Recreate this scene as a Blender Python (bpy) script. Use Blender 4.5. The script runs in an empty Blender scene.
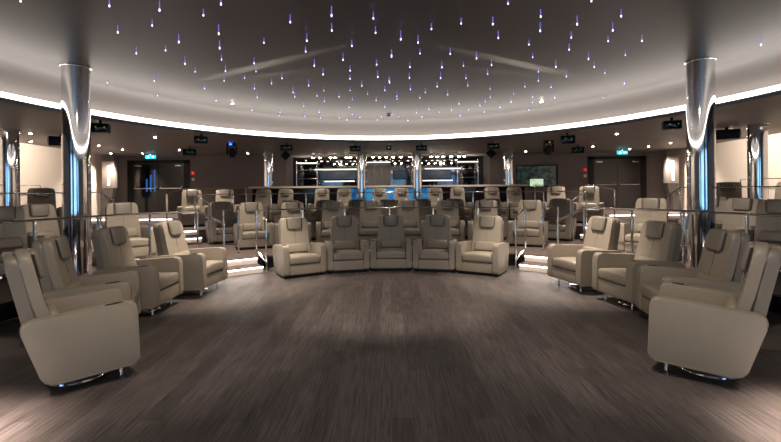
import bpy, bmesh, math, random
from mathutils import Vector, Matrix
random.seed(7)
PI = math.pi
R = math.radians
scene = bpy.context.scene
C = scene.collection

# ------------------------------------------------------------ camera, world, exposure
cam_data = bpy.data.cameras.new('camera')
cam_data.sensor_width = 36.0
cam_data.lens = 430.0 * 36.0 / 781.0
cam_data.shift_y = -32.0 / 781.0
cam_data.clip_start = 0.05
cam = bpy.data.objects.new('camera', cam_data)
C.objects.link(cam)
cam.matrix_world = Matrix.Translation((0, 0, 1.58)) @ Matrix.Rotation(R(90), 4, 'X') @ Matrix.Rotation(R(-0.5), 4, 'Z')
scene.camera = cam

world = bpy.data.worlds.new('world')
scene.world = world
world.use_nodes = True
world.node_tree.nodes['Background'].inputs[0].default_value = (0.02, 0.02, 0.025, 1)
world.node_tree.nodes['Background'].inputs[1].default_value = 0.5

scene.view_settings.view_transform = 'Standard'
scene.view_settings.look = 'None'
scene.view_settings.gamma = 1.0
scene.view_settings.use_curve_mapping = False
scene.view_settings.exposure = 0.45
scene.cycles.use_denoising = True
scene.cycles.max_bounces = 6
scene.cycles.glossy_bounces = 4
scene.cycles.sample_clamp_indirect = 4.0

WARM = (1.0, 0.86, 0.72)
NEUT = (1.0, 0.93, 0.86)


def spot(name, loc, target, watts, angle=70, blend=0.6, col=WARM, size=0.05):
    d = bpy.data.lights.new(name, 'SPOT')
    d.energy = watts
    d.spot_size = R(angle)
    d.spot_blend = blend
    d.color = col
    d.shadow_soft_size = size
    o = bpy.data.objects.new(name, d)
    C.objects.link(o)
    o.location = loc
    o.rotation_euler = (Vector(target) - Vector(loc)).to_track_quat('-Z', 'Y').to_euler()
    return o


# recessed spots and added fill over the dance floor, the seating and the walls
for s in (-1, 1):
    spot('step_spot', (s * 2.2, 6.6, 3.46), (s * 2.9, 7.4, 0.3), 540, 70)
    spot('edge_spot', (s * 3.36, 9.2, 3.46), (s * 3.0, 8.9, 0.4), 300, 90)
    spot('side_spot', (s * 3.7, 7.2, 3.44), (s * 5.2, 8.4, 0.8), 240, 62)
    spot('front_spot', (s * 1.0, 2.6, 3.46), (s * 2.9, 4.9, 0.5), 190, 80)
    spot('wall_washer', (s * 9.6, 15.2, 2.9), (s * 10.4, 14.9, 1.4), 300, 95)
    spot('wall_washer', (s * 8.4, 11.6, 2.9), (s * 10.3, 11.7, 2.2), 230, 130)
    spot('wall_washer', (s * 7.9, 8.4, 2.9), (s * 9.9, 8.5, 2.2), 210, 130)
    spot('door_spot', (s * 8.6, 15.0, 2.9), (s * 8.6, 15.4, 0.6), 120, 110)
    spot('aisle_spot', (s * 5.9, 12.6, 2.9), (s * 5.6, 12.2, 0.5), 300, 110)
    spot('row_spot', (s * 2.6, 13.2, 2.9), (s * 2.6, 13.6, 0.5), 75, 120)
for s in (-1, 1):
    spot('corner_glow_fill', (s * 3.2, 1.9, 3.42), (s * 3.05, 2.3, 0), 4500, 36, 1.0, (1.0, 0.82, 0.70), 0.3)  # added lamp, imitates the floor glow from the stage step LEDs
    # added lamps without fixtures, imitating reflected light streaks on the raised ceiling
    for (lx, ly, lz), (tx, ty), (dx, dy), w, ang, sy in (((2.9, 8.55, 1.3), (2.3, 6.85), (-2.5, -1.6), 260, 56, 0.07),
                                                         ((2.9, 8.6, 1.3), (1.9, 7.15), (-2.5, -1.0), 110, 36, 0.12),
                                                         ((1.3, 9.3, 1.3), (0.9, 8.9), (-1.6, -1.1), 70, 44, 0.07)):
        st = spot('reflection_streak', (s * lx, ly, lz), (s * tx, ty, 3.5), w, ang, 0.4)
        zax = (Vector(st.location) - Vector((s * tx, ty, 3.5))).normalized()
        xax = Vector((s * dx, dy, 0))
        xax = (xax - zax * xax.dot(zax)).normalized()
        st.matrix_world = Matrix.Translation(st.location) @ Matrix((xax, zax.cross(xax), zax)).transposed().to_4x4() @ Matrix.Diagonal((1, sy, 1, 1))
spot('mid_row_fill', (0, 9.6, 3.44), (0, 10.3, 0.5), 60, 80)  # added fill to brighten the first platform row
spot('floor_spot', (0, 5.2, 3.46), (0, 6.2, 0), 330, 62)
spot('floor_spot', (0, 2.0, 3.46), (0, 3.2, 0), 90, 100)
spot('centre_row_fill', (0, 5.0, 3.46), (0, 8.4, 0.6), 60, 50)  # added warm fill on the front five recliners
spot('back_row_spot', (0, 13.4, 2.9), (0, 13.9, 0.5), 100, 120)


# ------------------------------------------------------------ materials
def mat(name, col=(0.5, 0.5, 0.5), rough=0.5, metal=0.0, spec=0.5, emit=None, strength=0.0, coat=0.0, sample=True):
    m = bpy.data.materials.new(name)
    m.use_nodes = True
    b = m.node_tree.nodes['Principled BSDF']
    b.inputs['Base Color'].default_value = (*col, 1)
    b.inputs['Roughness'].default_value = rough
    b.inputs['Metallic'].default_value = metal
    b.inputs['Specular IOR Level'].default_value = spec
    b.inputs['Coat Weight'].default_value = coat
    if emit:
        b.inputs['Emission Color'].default_value = (*emit, 1)
        b.inputs['Emission Strength'].default_value = strength
    if not sample:
        m.cycles.emission_sampling = 'NONE'
    return m


def N(m, kind, **kw):
    n = m.node_tree.nodes.new(kind)
    for k, v in kw.items():
        if k in n.inputs:
            n.inputs[k].default_value = v
        else:
            setattr(n, k, v)
    return n


def L(m, a, b):
    m.node_tree.links.new(a, b)


def noisy(m, c1, c2, scale=8.0, bump=0.0, bscale=200.0, stretch=(1, 1, 1), detail=3.0):
    """object-space noise between two colours, with a fine bump"""
    b = m.node_tree.nodes['Principled BSDF']
    tc = N(m, 'ShaderNodeTexCoord')
    mp = N(m, 'ShaderNodeMapping')
    mp.inputs['Scale'].default_value = stretch
    L(m, tc.outputs['Object'], mp.inputs['Vector'])
    nz = N(m, 'ShaderNodeTexNoise')
    nz.inputs['Scale'].default_value = scale
    nz.inputs['Detail'].default_value = detail
    L(m, mp.outputs[0], nz.inputs['Vector'])
    mx = N(m, 'ShaderNodeMix', data_type='RGBA')
    mx.inputs[6].default_value = (*c1, 1)
    mx.inputs[7].default_value = (*c2, 1)
    L(m, nz.outputs['Fac'], mx.inputs[0])
    L(m, mx.outputs[2], b.inputs['Base Color'])
    if bump:
        n2 = N(m, 'ShaderNodeTexNoise')
        n2.inputs['Scale'].default_value = bscale
        L(m, tc.outputs['Object'], n2.inputs['Vector'])
        bp = N(m, 'ShaderNodeBump')
        bp.inputs['Strength'].default_value = bump
        bp.inputs['Distance'].default_value = 0.002
        L(m, n2.outputs['Fac'], bp.inputs['Height'])
        L(m, bp.outputs[0], b.inputs['Normal'])
    return m


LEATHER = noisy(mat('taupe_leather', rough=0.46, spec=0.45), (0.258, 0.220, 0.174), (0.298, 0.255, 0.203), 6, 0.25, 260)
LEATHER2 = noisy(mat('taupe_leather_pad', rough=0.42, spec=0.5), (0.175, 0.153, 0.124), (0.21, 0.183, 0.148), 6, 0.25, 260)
PIPING = mat('dark_seam', (0.05, 0.045, 0.04), 0.6)
LANDING = mat('pale_landing', (0.34, 0.29, 0.27), 0.5)
RAILM = mat('rail_chrome', (0.90, 0.88, 0.86), 0.16, 1.0)
CHROME = mat('polished_chrome', (0.86, 0.86, 0.88), 0.06, 1.0)
STEEL = mat('brushed_steel', (0.62, 0.58, 0.55), 0.20, 1.0)
BLACK = mat('black_plastic', (0.010, 0.010, 0.011), 0.45, spec=0.2)
GLOSSBLACK = mat('gloss_black', (0.008, 0.008, 0.010), 0.10, spec=0.35)
CARPET = noisy(mat('brown_carpet', rough=0.95, spec=0.1), (0.085, 0.062, 0.055), (0.16, 0.125, 0.115), 30, 0.6, 400, detail=5)
CEIL = noisy(mat('taupe_ceiling', rough=0.38, spec=0.4), (0.060, 0.050, 0.046), (0.070, 0.058, 0.053), 1.2)
CEIL2 = noisy(mat('lower_ceiling', rough=0.5, spec=0.3), (0.17, 0.145, 0.135), (0.20, 0.17, 0.158), 1.5, stretch=(0.3, 2, 1))
LIP = mat('cove_lip', (0.10, 0.10, 0.115), 0.5)
WALLP = noisy(mat('mauve_wall', rough=0.7, spec=0.2), (0.155, 0.130, 0.128), (0.175, 0.148, 0.146), 2)
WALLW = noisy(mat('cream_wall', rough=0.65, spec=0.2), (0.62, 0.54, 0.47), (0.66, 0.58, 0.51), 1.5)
TRIM = mat('dark_trim', (0.05, 0.045, 0.045), 0.4)
COVE = mat('cove_light', (0.8, 0.8, 0.8), 0.5, emit=(1.0, 0.91, 0.83), strength=3.2)
COVEUP = mat('cove_ledge_light', (0.8, 0.8, 0.8), 0.5, emit=(1.0, 0.90, 0.81), strength=4.2)
LAMP = mat('lamp_face', (0.9, 0.9, 0.9), 0.5, emit=(1.0, 0.88, 0.74), strength=30.0, sample=False)
BARLAMP = mat('bar_lamp_face', (0.9, 0.9, 0.9), 0.5, emit=(1.0, 0.84, 0.66), strength=30.0)
LED = mat('step_led', (0.9, 0.9, 0.9), 0.5, emit=(1.0, 0.92, 0.89), strength=7.0)
STARTIP = mat('star_tip', (0.9, 0.9, 0.9), 0.5, emit=(0.72, 0.66, 1.0), strength=2.4, sample=False)
STARBODY = mat('star_fibre', (0.2, 0.2, 0.4), 0.3, emit=(0.16, 0.14, 0.62), strength=0.75, sample=False)
CYAN = mat('exit_sign_green', (0.0, 0.3, 0.4), 0.4, emit=(0.0, 0.62, 0.80), strength=1.6, sample=False)
WHITEGLYPH = mat('sign_white', (0.9, 0.9, 0.9), 0.4, emit=(0.8, 1.0, 1.0), strength=3.0, sample=False)
BLUEGLOW = mat('blue_lens', (0.0, 0.02, 0.4), 0.3, emit=(0.02, 0.10, 1.0), strength=6.0, sample=False)
GREENGLOW = mat('green_led', (0.0, 0.4, 0.1), 0.3, emit=(0.1, 0.9, 0.35), strength=0.35, sample=False)
FROST = mat('frosted_glass', (0.30, 0.26, 0.24), 0.3)
REDP = mat('red_plastic', (0.65, 0.02, 0.02), 0.4, emit=(0.7, 0.02, 0.02), strength=0.4, sample=False)
WHITEP = mat('white_plastic', (0.75, 0.68, 0.66), 0.4)
TUBE = mat('light_tube', (0.9, 0.9, 0.9), 0.5, emit=(1.0, 0.93, 0.85), strength=1.6, sample=False)
WOODGREY = noisy(mat('grey_panel', rough=0.4), (0.15, 0.14, 0.14), (0.25, 0.235, 0.235), 4, stretch=(3, 3, 0.4))
MIRROR = mat('smoked_mirror', (0.13, 0.13, 0.14), 0.05, 1.0)
BARTOP = mat('bar_top', (0.60, 0.48, 0.40), 0.25)
BRASS = mat('orange_light', (0.8, 0.4, 0.1), 0.4, emit=(1.0, 0.42, 0.12), strength=0.9, sample=False)


def floor_material():
    m = mat('dark_oak_planks', rough=0.35, spec=0.5)
    b = m.node_tree.nodes['Principled BSDF']
    tc = N(m, 'ShaderNodeTexCoord')
    mp = N(m, 'ShaderNodeMapping')
    mp.inputs['Rotation'].default_value = (0, 0, R(90))
    L(m, tc.outputs['Object'], mp.inputs['Vector'])
    br = N(m, 'ShaderNodeTexBrick')
    br.offset = 0.37
    br.inputs['Color1'].default_value = (0.074, 0.063, 0.060, 1)
    br.inputs['Color2'].default_value = (0.118, 0.101, 0.096, 1)
    br.inputs['Mortar'].default_value = (0.035, 0.028, 0.026, 1)
    br.inputs['Scale'].default_value = 1.0
    br.inputs['Mortar Size'].default_value = 0.0018
    br.inputs['Mortar Smooth'].default_value = 0.3
    br.inputs['Brick Width'].default_value = 1.25
    br.inputs['Row Height'].default_value = 0.145
    L(m, mp.outputs[0], br.inputs['Vector'])
    m2 = N(m, 'ShaderNodeMapping')
    m2.inputs['Scale'].default_value = (42, 1.6, 1)
    L(m, tc.outputs['Object'], m2.inputs['Vector'])
    nz = N(m, 'ShaderNodeTexNoise')
    nz.inputs['Scale'].default_value = 1.6
    nz.inputs['Detail'].default_value = 7
    nz.inputs['Roughness'].default_value = 0.65
    L(m, m2.outputs[0], nz.inputs['Vector'])
    cr = N(m, 'ShaderNodeValToRGB')
    cr.color_ramp.elements[0].position = 0.33
    cr.color_ramp.elements[0].color = (0.36, 0.36, 0.36, 1)
    cr.color_ramp.elements[1].position = 0.72
    cr.color_ramp.elements[1].color = (1.85, 1.8, 1.78, 1)
    L(m, nz.outputs['Fac'], cr.inputs[0])
    mx = N(m, 'ShaderNodeMix', data_type='RGBA', blend_type='MULTIPLY')
    mx.inputs[0].default_value = 1.0
    L(m, br.outputs['Color'], mx.inputs[6])
    L(m, cr.outputs[0], mx.inputs[7])
    L(m, mx.outputs[2], b.inputs['Base Color'])
    n3 = N(m, 'ShaderNodeTexNoise')
    n3.inputs['Scale'].default_value = 2.2
    n3.inputs['Detail'].default_value = 6
    L(m, tc.outputs['Object'], n3.inputs['Vector'])
    mr = N(m, 'ShaderNodeMapRange')
    mr.inputs['To Min'].default_value = 0.26
    mr.inputs['To Max'].default_value = 0.50
    L(m, n3.outputs['Fac'], mr.inputs['Value'])
    L(m, mr.outputs[0], b.inputs['Roughness'])
    bp = N(m, 'ShaderNodeBump')
    bp.inputs['Strength'].default_value = 0.12
    bp.inputs['Distance'].default_value = 0.004
    L(m, nz.outputs['Fac'], bp.inputs['Height'])
    L(m, bp.outputs[0], b.inputs['Normal'])
    return m


def picture_material(name, ramp, scale, strength, stretch=(1, 1, 1), base=(0.02, 0.02, 0.02)):
    """a lit screen or imitated reflection: moving-image colours from stretched noise"""
    m = mat(name, base, 0.2)
    b = m.node_tree.nodes['Principled BSDF']
    tc = N(m, 'ShaderNodeTexCoord')
    mp = N(m, 'ShaderNodeMapping')
    mp.inputs['Scale'].default_value = stretch
    L(m, tc.outputs['Object'], mp.inputs['Vector'])
    nz = N(m, 'ShaderNodeTexNoise')
    nz.inputs['Scale'].default_value = scale
    nz.inputs['Detail'].default_value = 4
    L(m, mp.outputs[0], nz.inputs['Vector'])
    cr = N(m, 'ShaderNodeValToRGB')
    els = cr.color_ramp.elements
    while len(els) < len(ramp):
        els.new(0.5)
    for e, (p, c) in zip(els, ramp):
        e.position = p
        e.color = (*c, 1)
    L(m, nz.outputs['Fac'], cr.inputs[0])
    L(m, cr.outputs[0], b.inputs['Emission Color'])
    b.inputs['Emission Strength'].default_value = strength
    return m


FLOOR = floor_material()
STAGESCREEN = picture_material('stage_screen_picture', [(0.30, (0.02, 0.10, 0.45)), (0.42, (0.05, 0.35, 0.9)),
                               (0.52, (0.6, 0.8, 1.0)), (0.62, (0.05, 0.5, 0.7)), (0.72, (0.45, 0.6, 0.15))], 1.3, 1.5, (2.5, 1, 0.5))
BARSCREEN = picture_material('bar_screen_picture', [(0.35, (0.002, 0.006, 0.012)), (0.5, (0.006, 0.02, 0.04)), (0.7, (0.02, 0.07, 0.11))], 3, 0.5)
BLUEREFLECT = picture_material('blue_reflection', [(0.38, (0.0, 0.02, 0.05)), (0.47, (0.0, 0.14, 0.42)), (0.55, (0.03, 0.30, 0.55)), (0.65, (0.0, 0.10, 0.35))], 2.2, 0.55, (1.2, 1, 0.5))
WINDOWVIEW = picture_material('room_beyond_glass', [(0.38, (0.004, 0.006, 0.01)), (0.5, (0.02, 0.05, 0.05)), (0.6, (0.10, 0.18, 0.14)), (0.72, (0.03, 0.08, 0.12))], 3.5, 0.2, (1.5, 1, 2))
POSTER = picture_material('green_poster', [(0.35, (0.30, 0.5, 0.12)), (0.5, (0.55, 0.62, 0.5)), (0.65, (0.2, 0.4, 0.1))], 3.5, 0.9)
BLUEBAR = mat('blue_reflection_bar', (0.0, 0.05, 0.2), 0.3, emit=(0.01, 0.16, 0.60), strength=0.4, sample=False)

# ------------------------------------------------------------ mesh helpers


def make(name, bm, material, parent=None, smooth=True, loc=None, angle=40):
    me = bpy.data.meshes.new(name)
    bmesh.ops.recalc_face_normals(bm, faces=bm.faces)
    bm.to_mesh(me)
    bm.free()
    me.materials.append(material)
    if smooth:
        me.shade_smooth()
        try:
            me.set_sharp_from_angle(angle=R(angle))
        except Exception:
            pass
    o = bpy.data.objects.new(name, me)
    C.objects.link(o)
    if parent:
        o.parent = parent
    if loc:
        o.location = loc
    return o


def tag(o, label, cat, group=None):
    o['label'] = label
    o['category'] = cat
    if group:
        o['group'] = group
    return o


def thing(name, label, cat, loc=(0, 0, 0), rz=0.0, group=None):
    o = bpy.data.objects.new(name, None)
    o.empty_display_size = 0.2
    C.objects.link(o)
    o.location = loc
    o.rotation_euler = (0, 0, rz)
    return tag(o, label, cat, group)


def struct(name, bm, m, smooth=False, parent=None):
    o = make(name, bm, m, parent, smooth)
    if not parent:
        o['kind'] = 'structure'
    return o


def dup_tree(o, parent=None):
    c = o.copy()
    C.objects.link(c)
    c.parent = parent
    for ch in list(o.children):
        dup_tree(ch, c)
    return c


def add_box(bm, x0, x1, y0, y1, z0, z1, bevel=0.0, seg=2, fn=None):
    vs = [bm.verts.new((x, y, z)) for x in (x0, x1) for y in (y0, y1) for z in (z0, z1)]
    idx = [(0, 1, 3, 2), (4, 6, 7, 5), (0, 4, 5, 1), (2, 3, 7, 6), (0, 2, 6, 4), (1, 5, 7, 3)]
    fs = [bm.faces.new([vs[i] for i in f]) for f in idx]
    es = list({e for f in fs for e in f.edges})
    allv = vs
    if bevel > 0:
        r = bmesh.ops.bevel(bm, geom=es, offset=bevel, segments=seg, profile=0.5, affect='EDGES')
        allv = list({v for f in r['faces'] for v in f.verts} | {v for v in vs if v.is_valid})
    if fn:
        for v in allv:
            v.co = Vector(fn(*v.co))
    return allv


def box(x0, x1, y0, y1, z0, z1, bevel=0.0, seg=2, fn=None):
    bm = bmesh.new()
    add_box(bm, x0, x1, y0, y1, z0, z1, bevel, seg, fn)
    return bm


def add_cyl(bm, p0, p1, r0, r1=None, seg=16, caps=True):
    r1 = r0 if r1 is None else r1
    p0, p1 = Vector(p0), Vector(p1)
    q = (p1 - p0).to_track_quat('Z', 'Y').to_matrix()
    a, b = [], []
    for i in range(seg):
        t = 2 * PI * i / seg
        d = q @ Vector((math.cos(t), math.sin(t), 0))
        a.append(bm.verts.new(p0 + d * r0))
        b.append(bm.verts.new(p1 + d * r1))
    for i in range(seg):
        j = (i + 1) % seg
        bm.faces.new((a[i], a[j], b[j], b[i]))
    if caps:
        bm.faces.new(a[::-1])
        bm.faces.new(b)


def cyl(p0, p1, r0, r1=None, seg=16):
    bm = bmesh.new()
    add_cyl(bm, p0, p1, r0, r1, seg)
    return bm


def add_lathe(bm, prof, seg=24, c=(0, 0, 0)):
    rings = []
    for r, z in prof:
        rings.append([bm.verts.new((c[0] + r * math.cos(2 * PI * i / seg), c[1] + r * math.sin(2 * PI * i / seg), c[2] + z)) for i in range(seg)])
    for a, b in zip(rings, rings[1:]):
        for i in range(seg):
            j = (i + 1) % seg
            bm.faces.new((a[i], a[j], b[j], b[i]))
    bm.faces.new(rings[0][::-1])
    bm.faces.new(rings[-1])


def lathe(prof, seg=24, c=(0, 0, 0)):
    bm = bmesh.new()
    add_lathe(bm, prof, seg, c)
    return bm


def add_tube(bm, pts, r, seg=8, flat=1.0):
    """round or flattened tube swept through points"""
    pts = [Vector(p) for p in pts]
    rings = []
    for i, p in enumerate(pts):
        d = (pts[min(i + 1, len(pts) - 1)] - pts[max(i - 1, 0)]).normalized()
        up = Vector((0, 0, 1)) if abs(d.z) < 0.95 else Vector((0, 1, 0))
        s = d.cross(up).normalized()
        u = s.cross(d).normalized()
        rings.append([bm.verts.new(p + s * (r * math.cos(2 * PI * k / seg)) + u * (r * flat * math.sin(2 * PI * k / seg))) for k in range(seg)])
    for a, b in zip(rings, rings[1:]):
        for k in range(seg):
            j = (k + 1) % seg
            bm.faces.new((a[k], a[j], b[j], b[k]))
    bm.faces.new(rings[0][::-1])
    bm.faces.new(rings[-1])


def tube(pts, r, seg=8, flat=1.0):
    bm = bmesh.new()
    add_tube(bm, pts, r, seg, flat)
    return bm


def rounded_poly(pts, radii, n=6):
    out = []
    m = len(pts)
    for i in range(m):
        p = Vector(pts[i])
        a = (Vector(pts[i - 1]) - p)
        b = (Vector(pts[(i + 1) % m]) - p)
        r = radii[i]
        if r <= 0:
            out.append(p)
            continue
        ang = a.angle(b)
        t = r / math.tan(ang / 2)
        p0 = p + a.normalized() * t
        p1 = p + b.normalized() * t
        for k in range(n + 1):
            s = k / n
            out.append((1 - s) ** 2 * p0 + 2 * s * (1 - s) * p + s * s * p1)
    return out


def side_slab(pts2, x0, x1, bevel=0.015, seg=3):
    """outline in (y,z) extruded along x with rounded rims"""
    bm = bmesh.new()
    a = [bm.verts.new((x0, p.x, p.y)) for p in pts2]
    b = [bm.verts.new((x1, p.x, p.y)) for p in pts2]
    f1 = bm.faces.new(a)
    f2 = bm.faces.new(b[::-1])
    n = len(a)
    for i in range(n):
        j = (i + 1) % n
        bm.faces.new((a[i], b[i], b[j], a[j]))
    es = list(set(f1.edges) | set(f2.edges))
    bmesh.ops.bevel(bm, geom=es, offset=bevel, segments=seg, profile=0.5, affect='EDGES')
    return bm


CX, CY = 0.0, 4.6                      # centre of the round dance floor


def pol(r, deg, z=0.0):
    return (CX + r * math.sin(R(deg)), CY + r * math.cos(R(deg)), z)


def wall_x(y):
    return 8.9 + 0.113 * y


BACK_Y, FRONT_Y = 16.8, -3.6
LOWZ, HIGHZ = 2.95, 3.5


def room_hit(deg):
    """distance from the floor centre to the walls in a direction"""
    sx, cy = math.sin(R(deg)), math.cos(R(deg))
    best = 99
    if cy > 1e-6:
        best = min(best, (BACK_Y - CY) / cy)
    if cy < -1e-6:
        best = min(best, (FRONT_Y - CY) / cy)
    if abs(sx) > 1e-6:
        # |x| = 8.9 + .113*y
        t = (8.9 + 0.113 * CY) / (abs(sx) - 0.113 * cy) if abs(sx) > 0.113 * cy else 99
        if t > 0:
            best = min(best, t)
    return best


def sector(r0, r1, a0, a1, z0, z1, n=None):
    """ring segment prism; r1 may be a function of the angle"""
    bm = bmesh.new()
    n = n or max(2, int(abs(a1 - a0) / 3))
    f = r1 if callable(r1) else (lambda a: r1)
    cols = []
    for i in range(n + 1):
        a = a0 + (a1 - a0) * i / n
        cols.append([bm.verts.new(pol(r0, a, z0)), bm.verts.new(pol(f(a), a, z0)), bm.verts.new(pol(f(a), a, z1)), bm.verts.new(pol(r0, a, z1))])
    for p, q in zip(cols, cols[1:]):
        for k in range(4):
            j = (k + 1) % 4
            bm.faces.new((p[k], p[j], q[j], q[k]))
    bm.faces.new(cols[0])
    bm.faces.new(cols[-1][::-1])
    return bm


# ------------------------------------------------------------ room shell
struct('floor', box(-10.9, 10.9, FRONT_Y - 0.1, BACK_Y + 0.1, -0.1, 0.0), FLOOR)

P1, P2 = 0.25, 0.57
struct('seating_platform', sector(4.75, 8.2, -140, 140, 0.001, P1, 90), CARPET)
struct('upper_platform', sector(8.2, lambda a: room_hit(a), -112, 112, 0.001, P2, 120), CARPET)
for a0, a1 in ((-140, -46), (-34, 34), (46, 140)):
    n = max(4, int((a1 - a0) / 3))
    arc = [pol(4.755, a0 + (a1 - a0) * i / n, P1) for i in range(n + 1)]
    low = [pol(4.75, a0 + (a1 - a0) * i / n, 0.012) for i in range(n + 1)]
    bm = bmesh.new()
    add_tube(bm, arc, 0.012, 8)
    add_tube(bm, low, 0.012, 8)
    struct('platform_nosing', bm, STEEL, True)
    rb = sector(4.735, 4.752, a0, a1, 0.02, P1 - 0.015, n)
    struct('platform_riser', rb, GLOSSBLACK)

# steps with lit risers
for s in (-1, 1):
    sd = 'left' if s < 0 else 'right'
    struct('platform_step', sector(4.40, 4.75, s * 34, s * 46, 0.001, 0.125, 8), CARPET)
    struct('platform_step', sector(7.82, 8.2, s * 37.5, s * 50, P1, 0.41, 8), CARPET)

    def arcpts(r, a0, a1, z, n=8):
        return [pol(r, s * (a0 + (a1 - a0) * i / n), z) for i in range(n + 1)]
    for k, (r, a0, a1, z) in enumerate(((4.385, 34, 46, 0.105), (4.735, 34, 46, 0.228), (7.80, 37.5, 50, 0.39), (8.18, 37.5, 50, 0.545))):
        name = ['lower step', 'upper step', 'lower back stair', 'upper back stair'][k]
        tag(make('step_light', tube(arcpts(r, a0, a1, z), 0.010, 6), LED), 'white LED strip under the nosing of the %s, %s side' % (name, sd),
            'light strip', 'LED strips under the steps')
        struct('step_nosing', tube(arcpts(r - 0.004, a0, a1, z + 0.024), 0.009, 6), STEEL, True)
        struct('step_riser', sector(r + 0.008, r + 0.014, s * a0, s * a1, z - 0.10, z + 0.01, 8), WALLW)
    # LED strip under the edge of the upper platform in front of the doors
    tag(make('step_light', tube(arcpts(8.185, 51, 72, 0.545, 12), 0.010, 6), LED), 'long white LED strip under the upper platform edge on the %s' % sd,
        'light strip', 'LED strips under the steps')
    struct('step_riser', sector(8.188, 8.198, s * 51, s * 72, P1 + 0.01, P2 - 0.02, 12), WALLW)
    # bright stage steps beside the camera
    struct('stage_step', box(*sorted((s * 3.5, s * 2.72)), 1.2, 2.45, 0.001, 0.22), CARPET)
    tag(make('step_light', tube([(s * 2.70, 1.2, 0.19), (s * 2.70, 2.47, 0.19), (s * 3.4, 2.47, 0.19)], 0.016, 6), LED),
        'white LED strip under the stage step on the %s' % sd, 'light strip', 'LED strips under the steps')

for s in (-1, 1):
    sd = 'left' if s < 0 else 'right'
    bm = bmesh.new()
    fl = [(s * 6.9, 13.6), (s * (wall_x(13.6) - 0.002), 13.6), (s * (wall_x(BACK_Y) - 0.002), BACK_Y - 0.002), (s * 6.9, BACK_Y - 0.002)]
    a = [bm.verts.new((x, y, P2 + 0.001)) for x, y in fl]
    b = [bm.verts.new((x, y, P2 + 0.13)) for x, y in fl]
    bm.faces.new(a)
    bm.faces.new(b[::-1])
    for i in range(4):
        j = (i + 1) % 4
        bm.faces.new((a[i], b[i], b[j], a[j]))
    struct('door_landing', bm, LANDING)
    tag(make('step_light', tube([(s * 6.92, 13.585, P2 + 0.11), (s * 10.3, 13.585, P2 + 0.11)], 0.012, 6), LED),
        'straight white LED strip under the landing edge before the %s double door' % sd, 'light strip', 'LED strips under the steps')

# walls
for s in (-1, 1):
    nm = 'left' if s < 0 else 'right'
    bm = bmesh.new()
    ya, yb = FRONT_Y, BACK_Y
    t = 0.1
    vs = [bm.verts.new(p) for p in ((s * wall_x(ya), ya, 0), (s * wall_x(yb), yb, 0), (s * (wall_x(yb) + t), yb, 0), (s * (wall_x(ya) + t), ya, 0))]
    vt = [bm.verts.new((v.co.x, v.co.y, LOWZ + 0.1)) for v in vs]
    bm.faces.new(vs)
    bm.faces.new(vt[::-1])
    for i in range(4):
        j = (i + 1) % 4
        bm.faces.new((vs[i], vt[i], vt[j], vs[j]))
    struct('wall_' + nm, bm, WALLW)
    # dark skirting on the white wall
    struct('baseboard_' + nm, tube([(s * (wall_x(y) - 0.012), y, P2 + 0.06) for y in (1.0, 6, 11, BACK_Y - 0.05)], 0.02, 4, 3.0), TRIM)

NX0, NX1 = -4.08, 3.9
bm = bmesh.new()
for x0, x1, z0, z1 in ((-10.95, NX0, 0, LOWZ + 0.1), (NX1, 4.93, 0, LOWZ + 0.1), (4.93, 6.52, 0, 1.62), (4.93, 6.52, 2.44, LOWZ + 0.1),
                       (6.52, 10.95, 0, LOWZ + 0.1), (NX0, NX1, 0, P2 + 0.9)):
    add_box(bm, x0, x1, BACK_Y, BACK_Y + 0.14, z0, z1)
struct('wall_back', bm, WALLP)
struct('wall_front', box(-8.7, 8.7, FRONT_Y - 0.12, FRONT_Y, 0, HIGHZ), WALLP)

# ceilings: a round raised ceiling with a lit cove, the lower one around it
EX, EY, ERX, ERY = 0.0, 5.6, 5.77, 6.64


def ell(k, a, z):
    return (EX + ERX * k * math.sin(a), EY + ERY * k * math.cos(a), z)


def ring_surface(prof, n=128, cap=False):
    bm = bmesh.new()
    rings = [[bm.verts.new(ell(k, 2 * PI * i / n, z)) for i in range(n)] for k, z in prof]
    for p, q in zip(rings, rings[1:]):
        for i in range(n):
            j = (i + 1) % n
            bm.faces.new((p[i], p[j], q[j], q[i]))
    if cap:
        bm.faces.new(rings[0])
    return bm


prof = [(0.90, HIGHZ), (0.94, HIGHZ - 0.01), (0.965, HIGHZ - 0.05), (0.99, HIGHZ - 0.13), (1.015, HIGHZ - 0.245), (1.035, 3.117)]
o = struct('ceiling', ring_surface(prof, cap=True), CEIL, True)
o = make('cove_light', ring_surface([(1.035, 3.115), (1.035, 2.975)]), COVE, None, True)
make('ledge_light', ring_surface([(1.034, 2.974), (1.001, 2.972)]), COVEUP, o, True)
tag(o, 'continuous white light strip running round the raised oval ceiling', 'cove light')
struct('trim_1', ring_surface([(1.000, 2.970), (0.985, 2.968), (0.982, 2.955), (0.982, 2.905), (0.99, 2.900), (1.0, 2.905), (1.0, LOWZ - 0.002)]), LIP, True)
# lower ceiling: from the oval out to the walls
bm = bmesh.new()
n = 128
inner, outer = [], []
for i in range(n):
    a = 2 * PI * i / n
    p = ell(1.0, a, LOWZ)
    inner.append(bm.verts.new(p))
    deg = math.degrees(math.atan2(p[0] - CX, p[1] - CY))
    r = room_hit(deg) + 0.05
    outer.append(bm.verts.new(pol(r, deg, LOWZ)))
for i in range(n):
    j = (i + 1) % n
    bm.faces.new((inner[i], inner[j], outer[j], outer[i]))
struct('ceiling_lower', bm, CEIL2)

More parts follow.
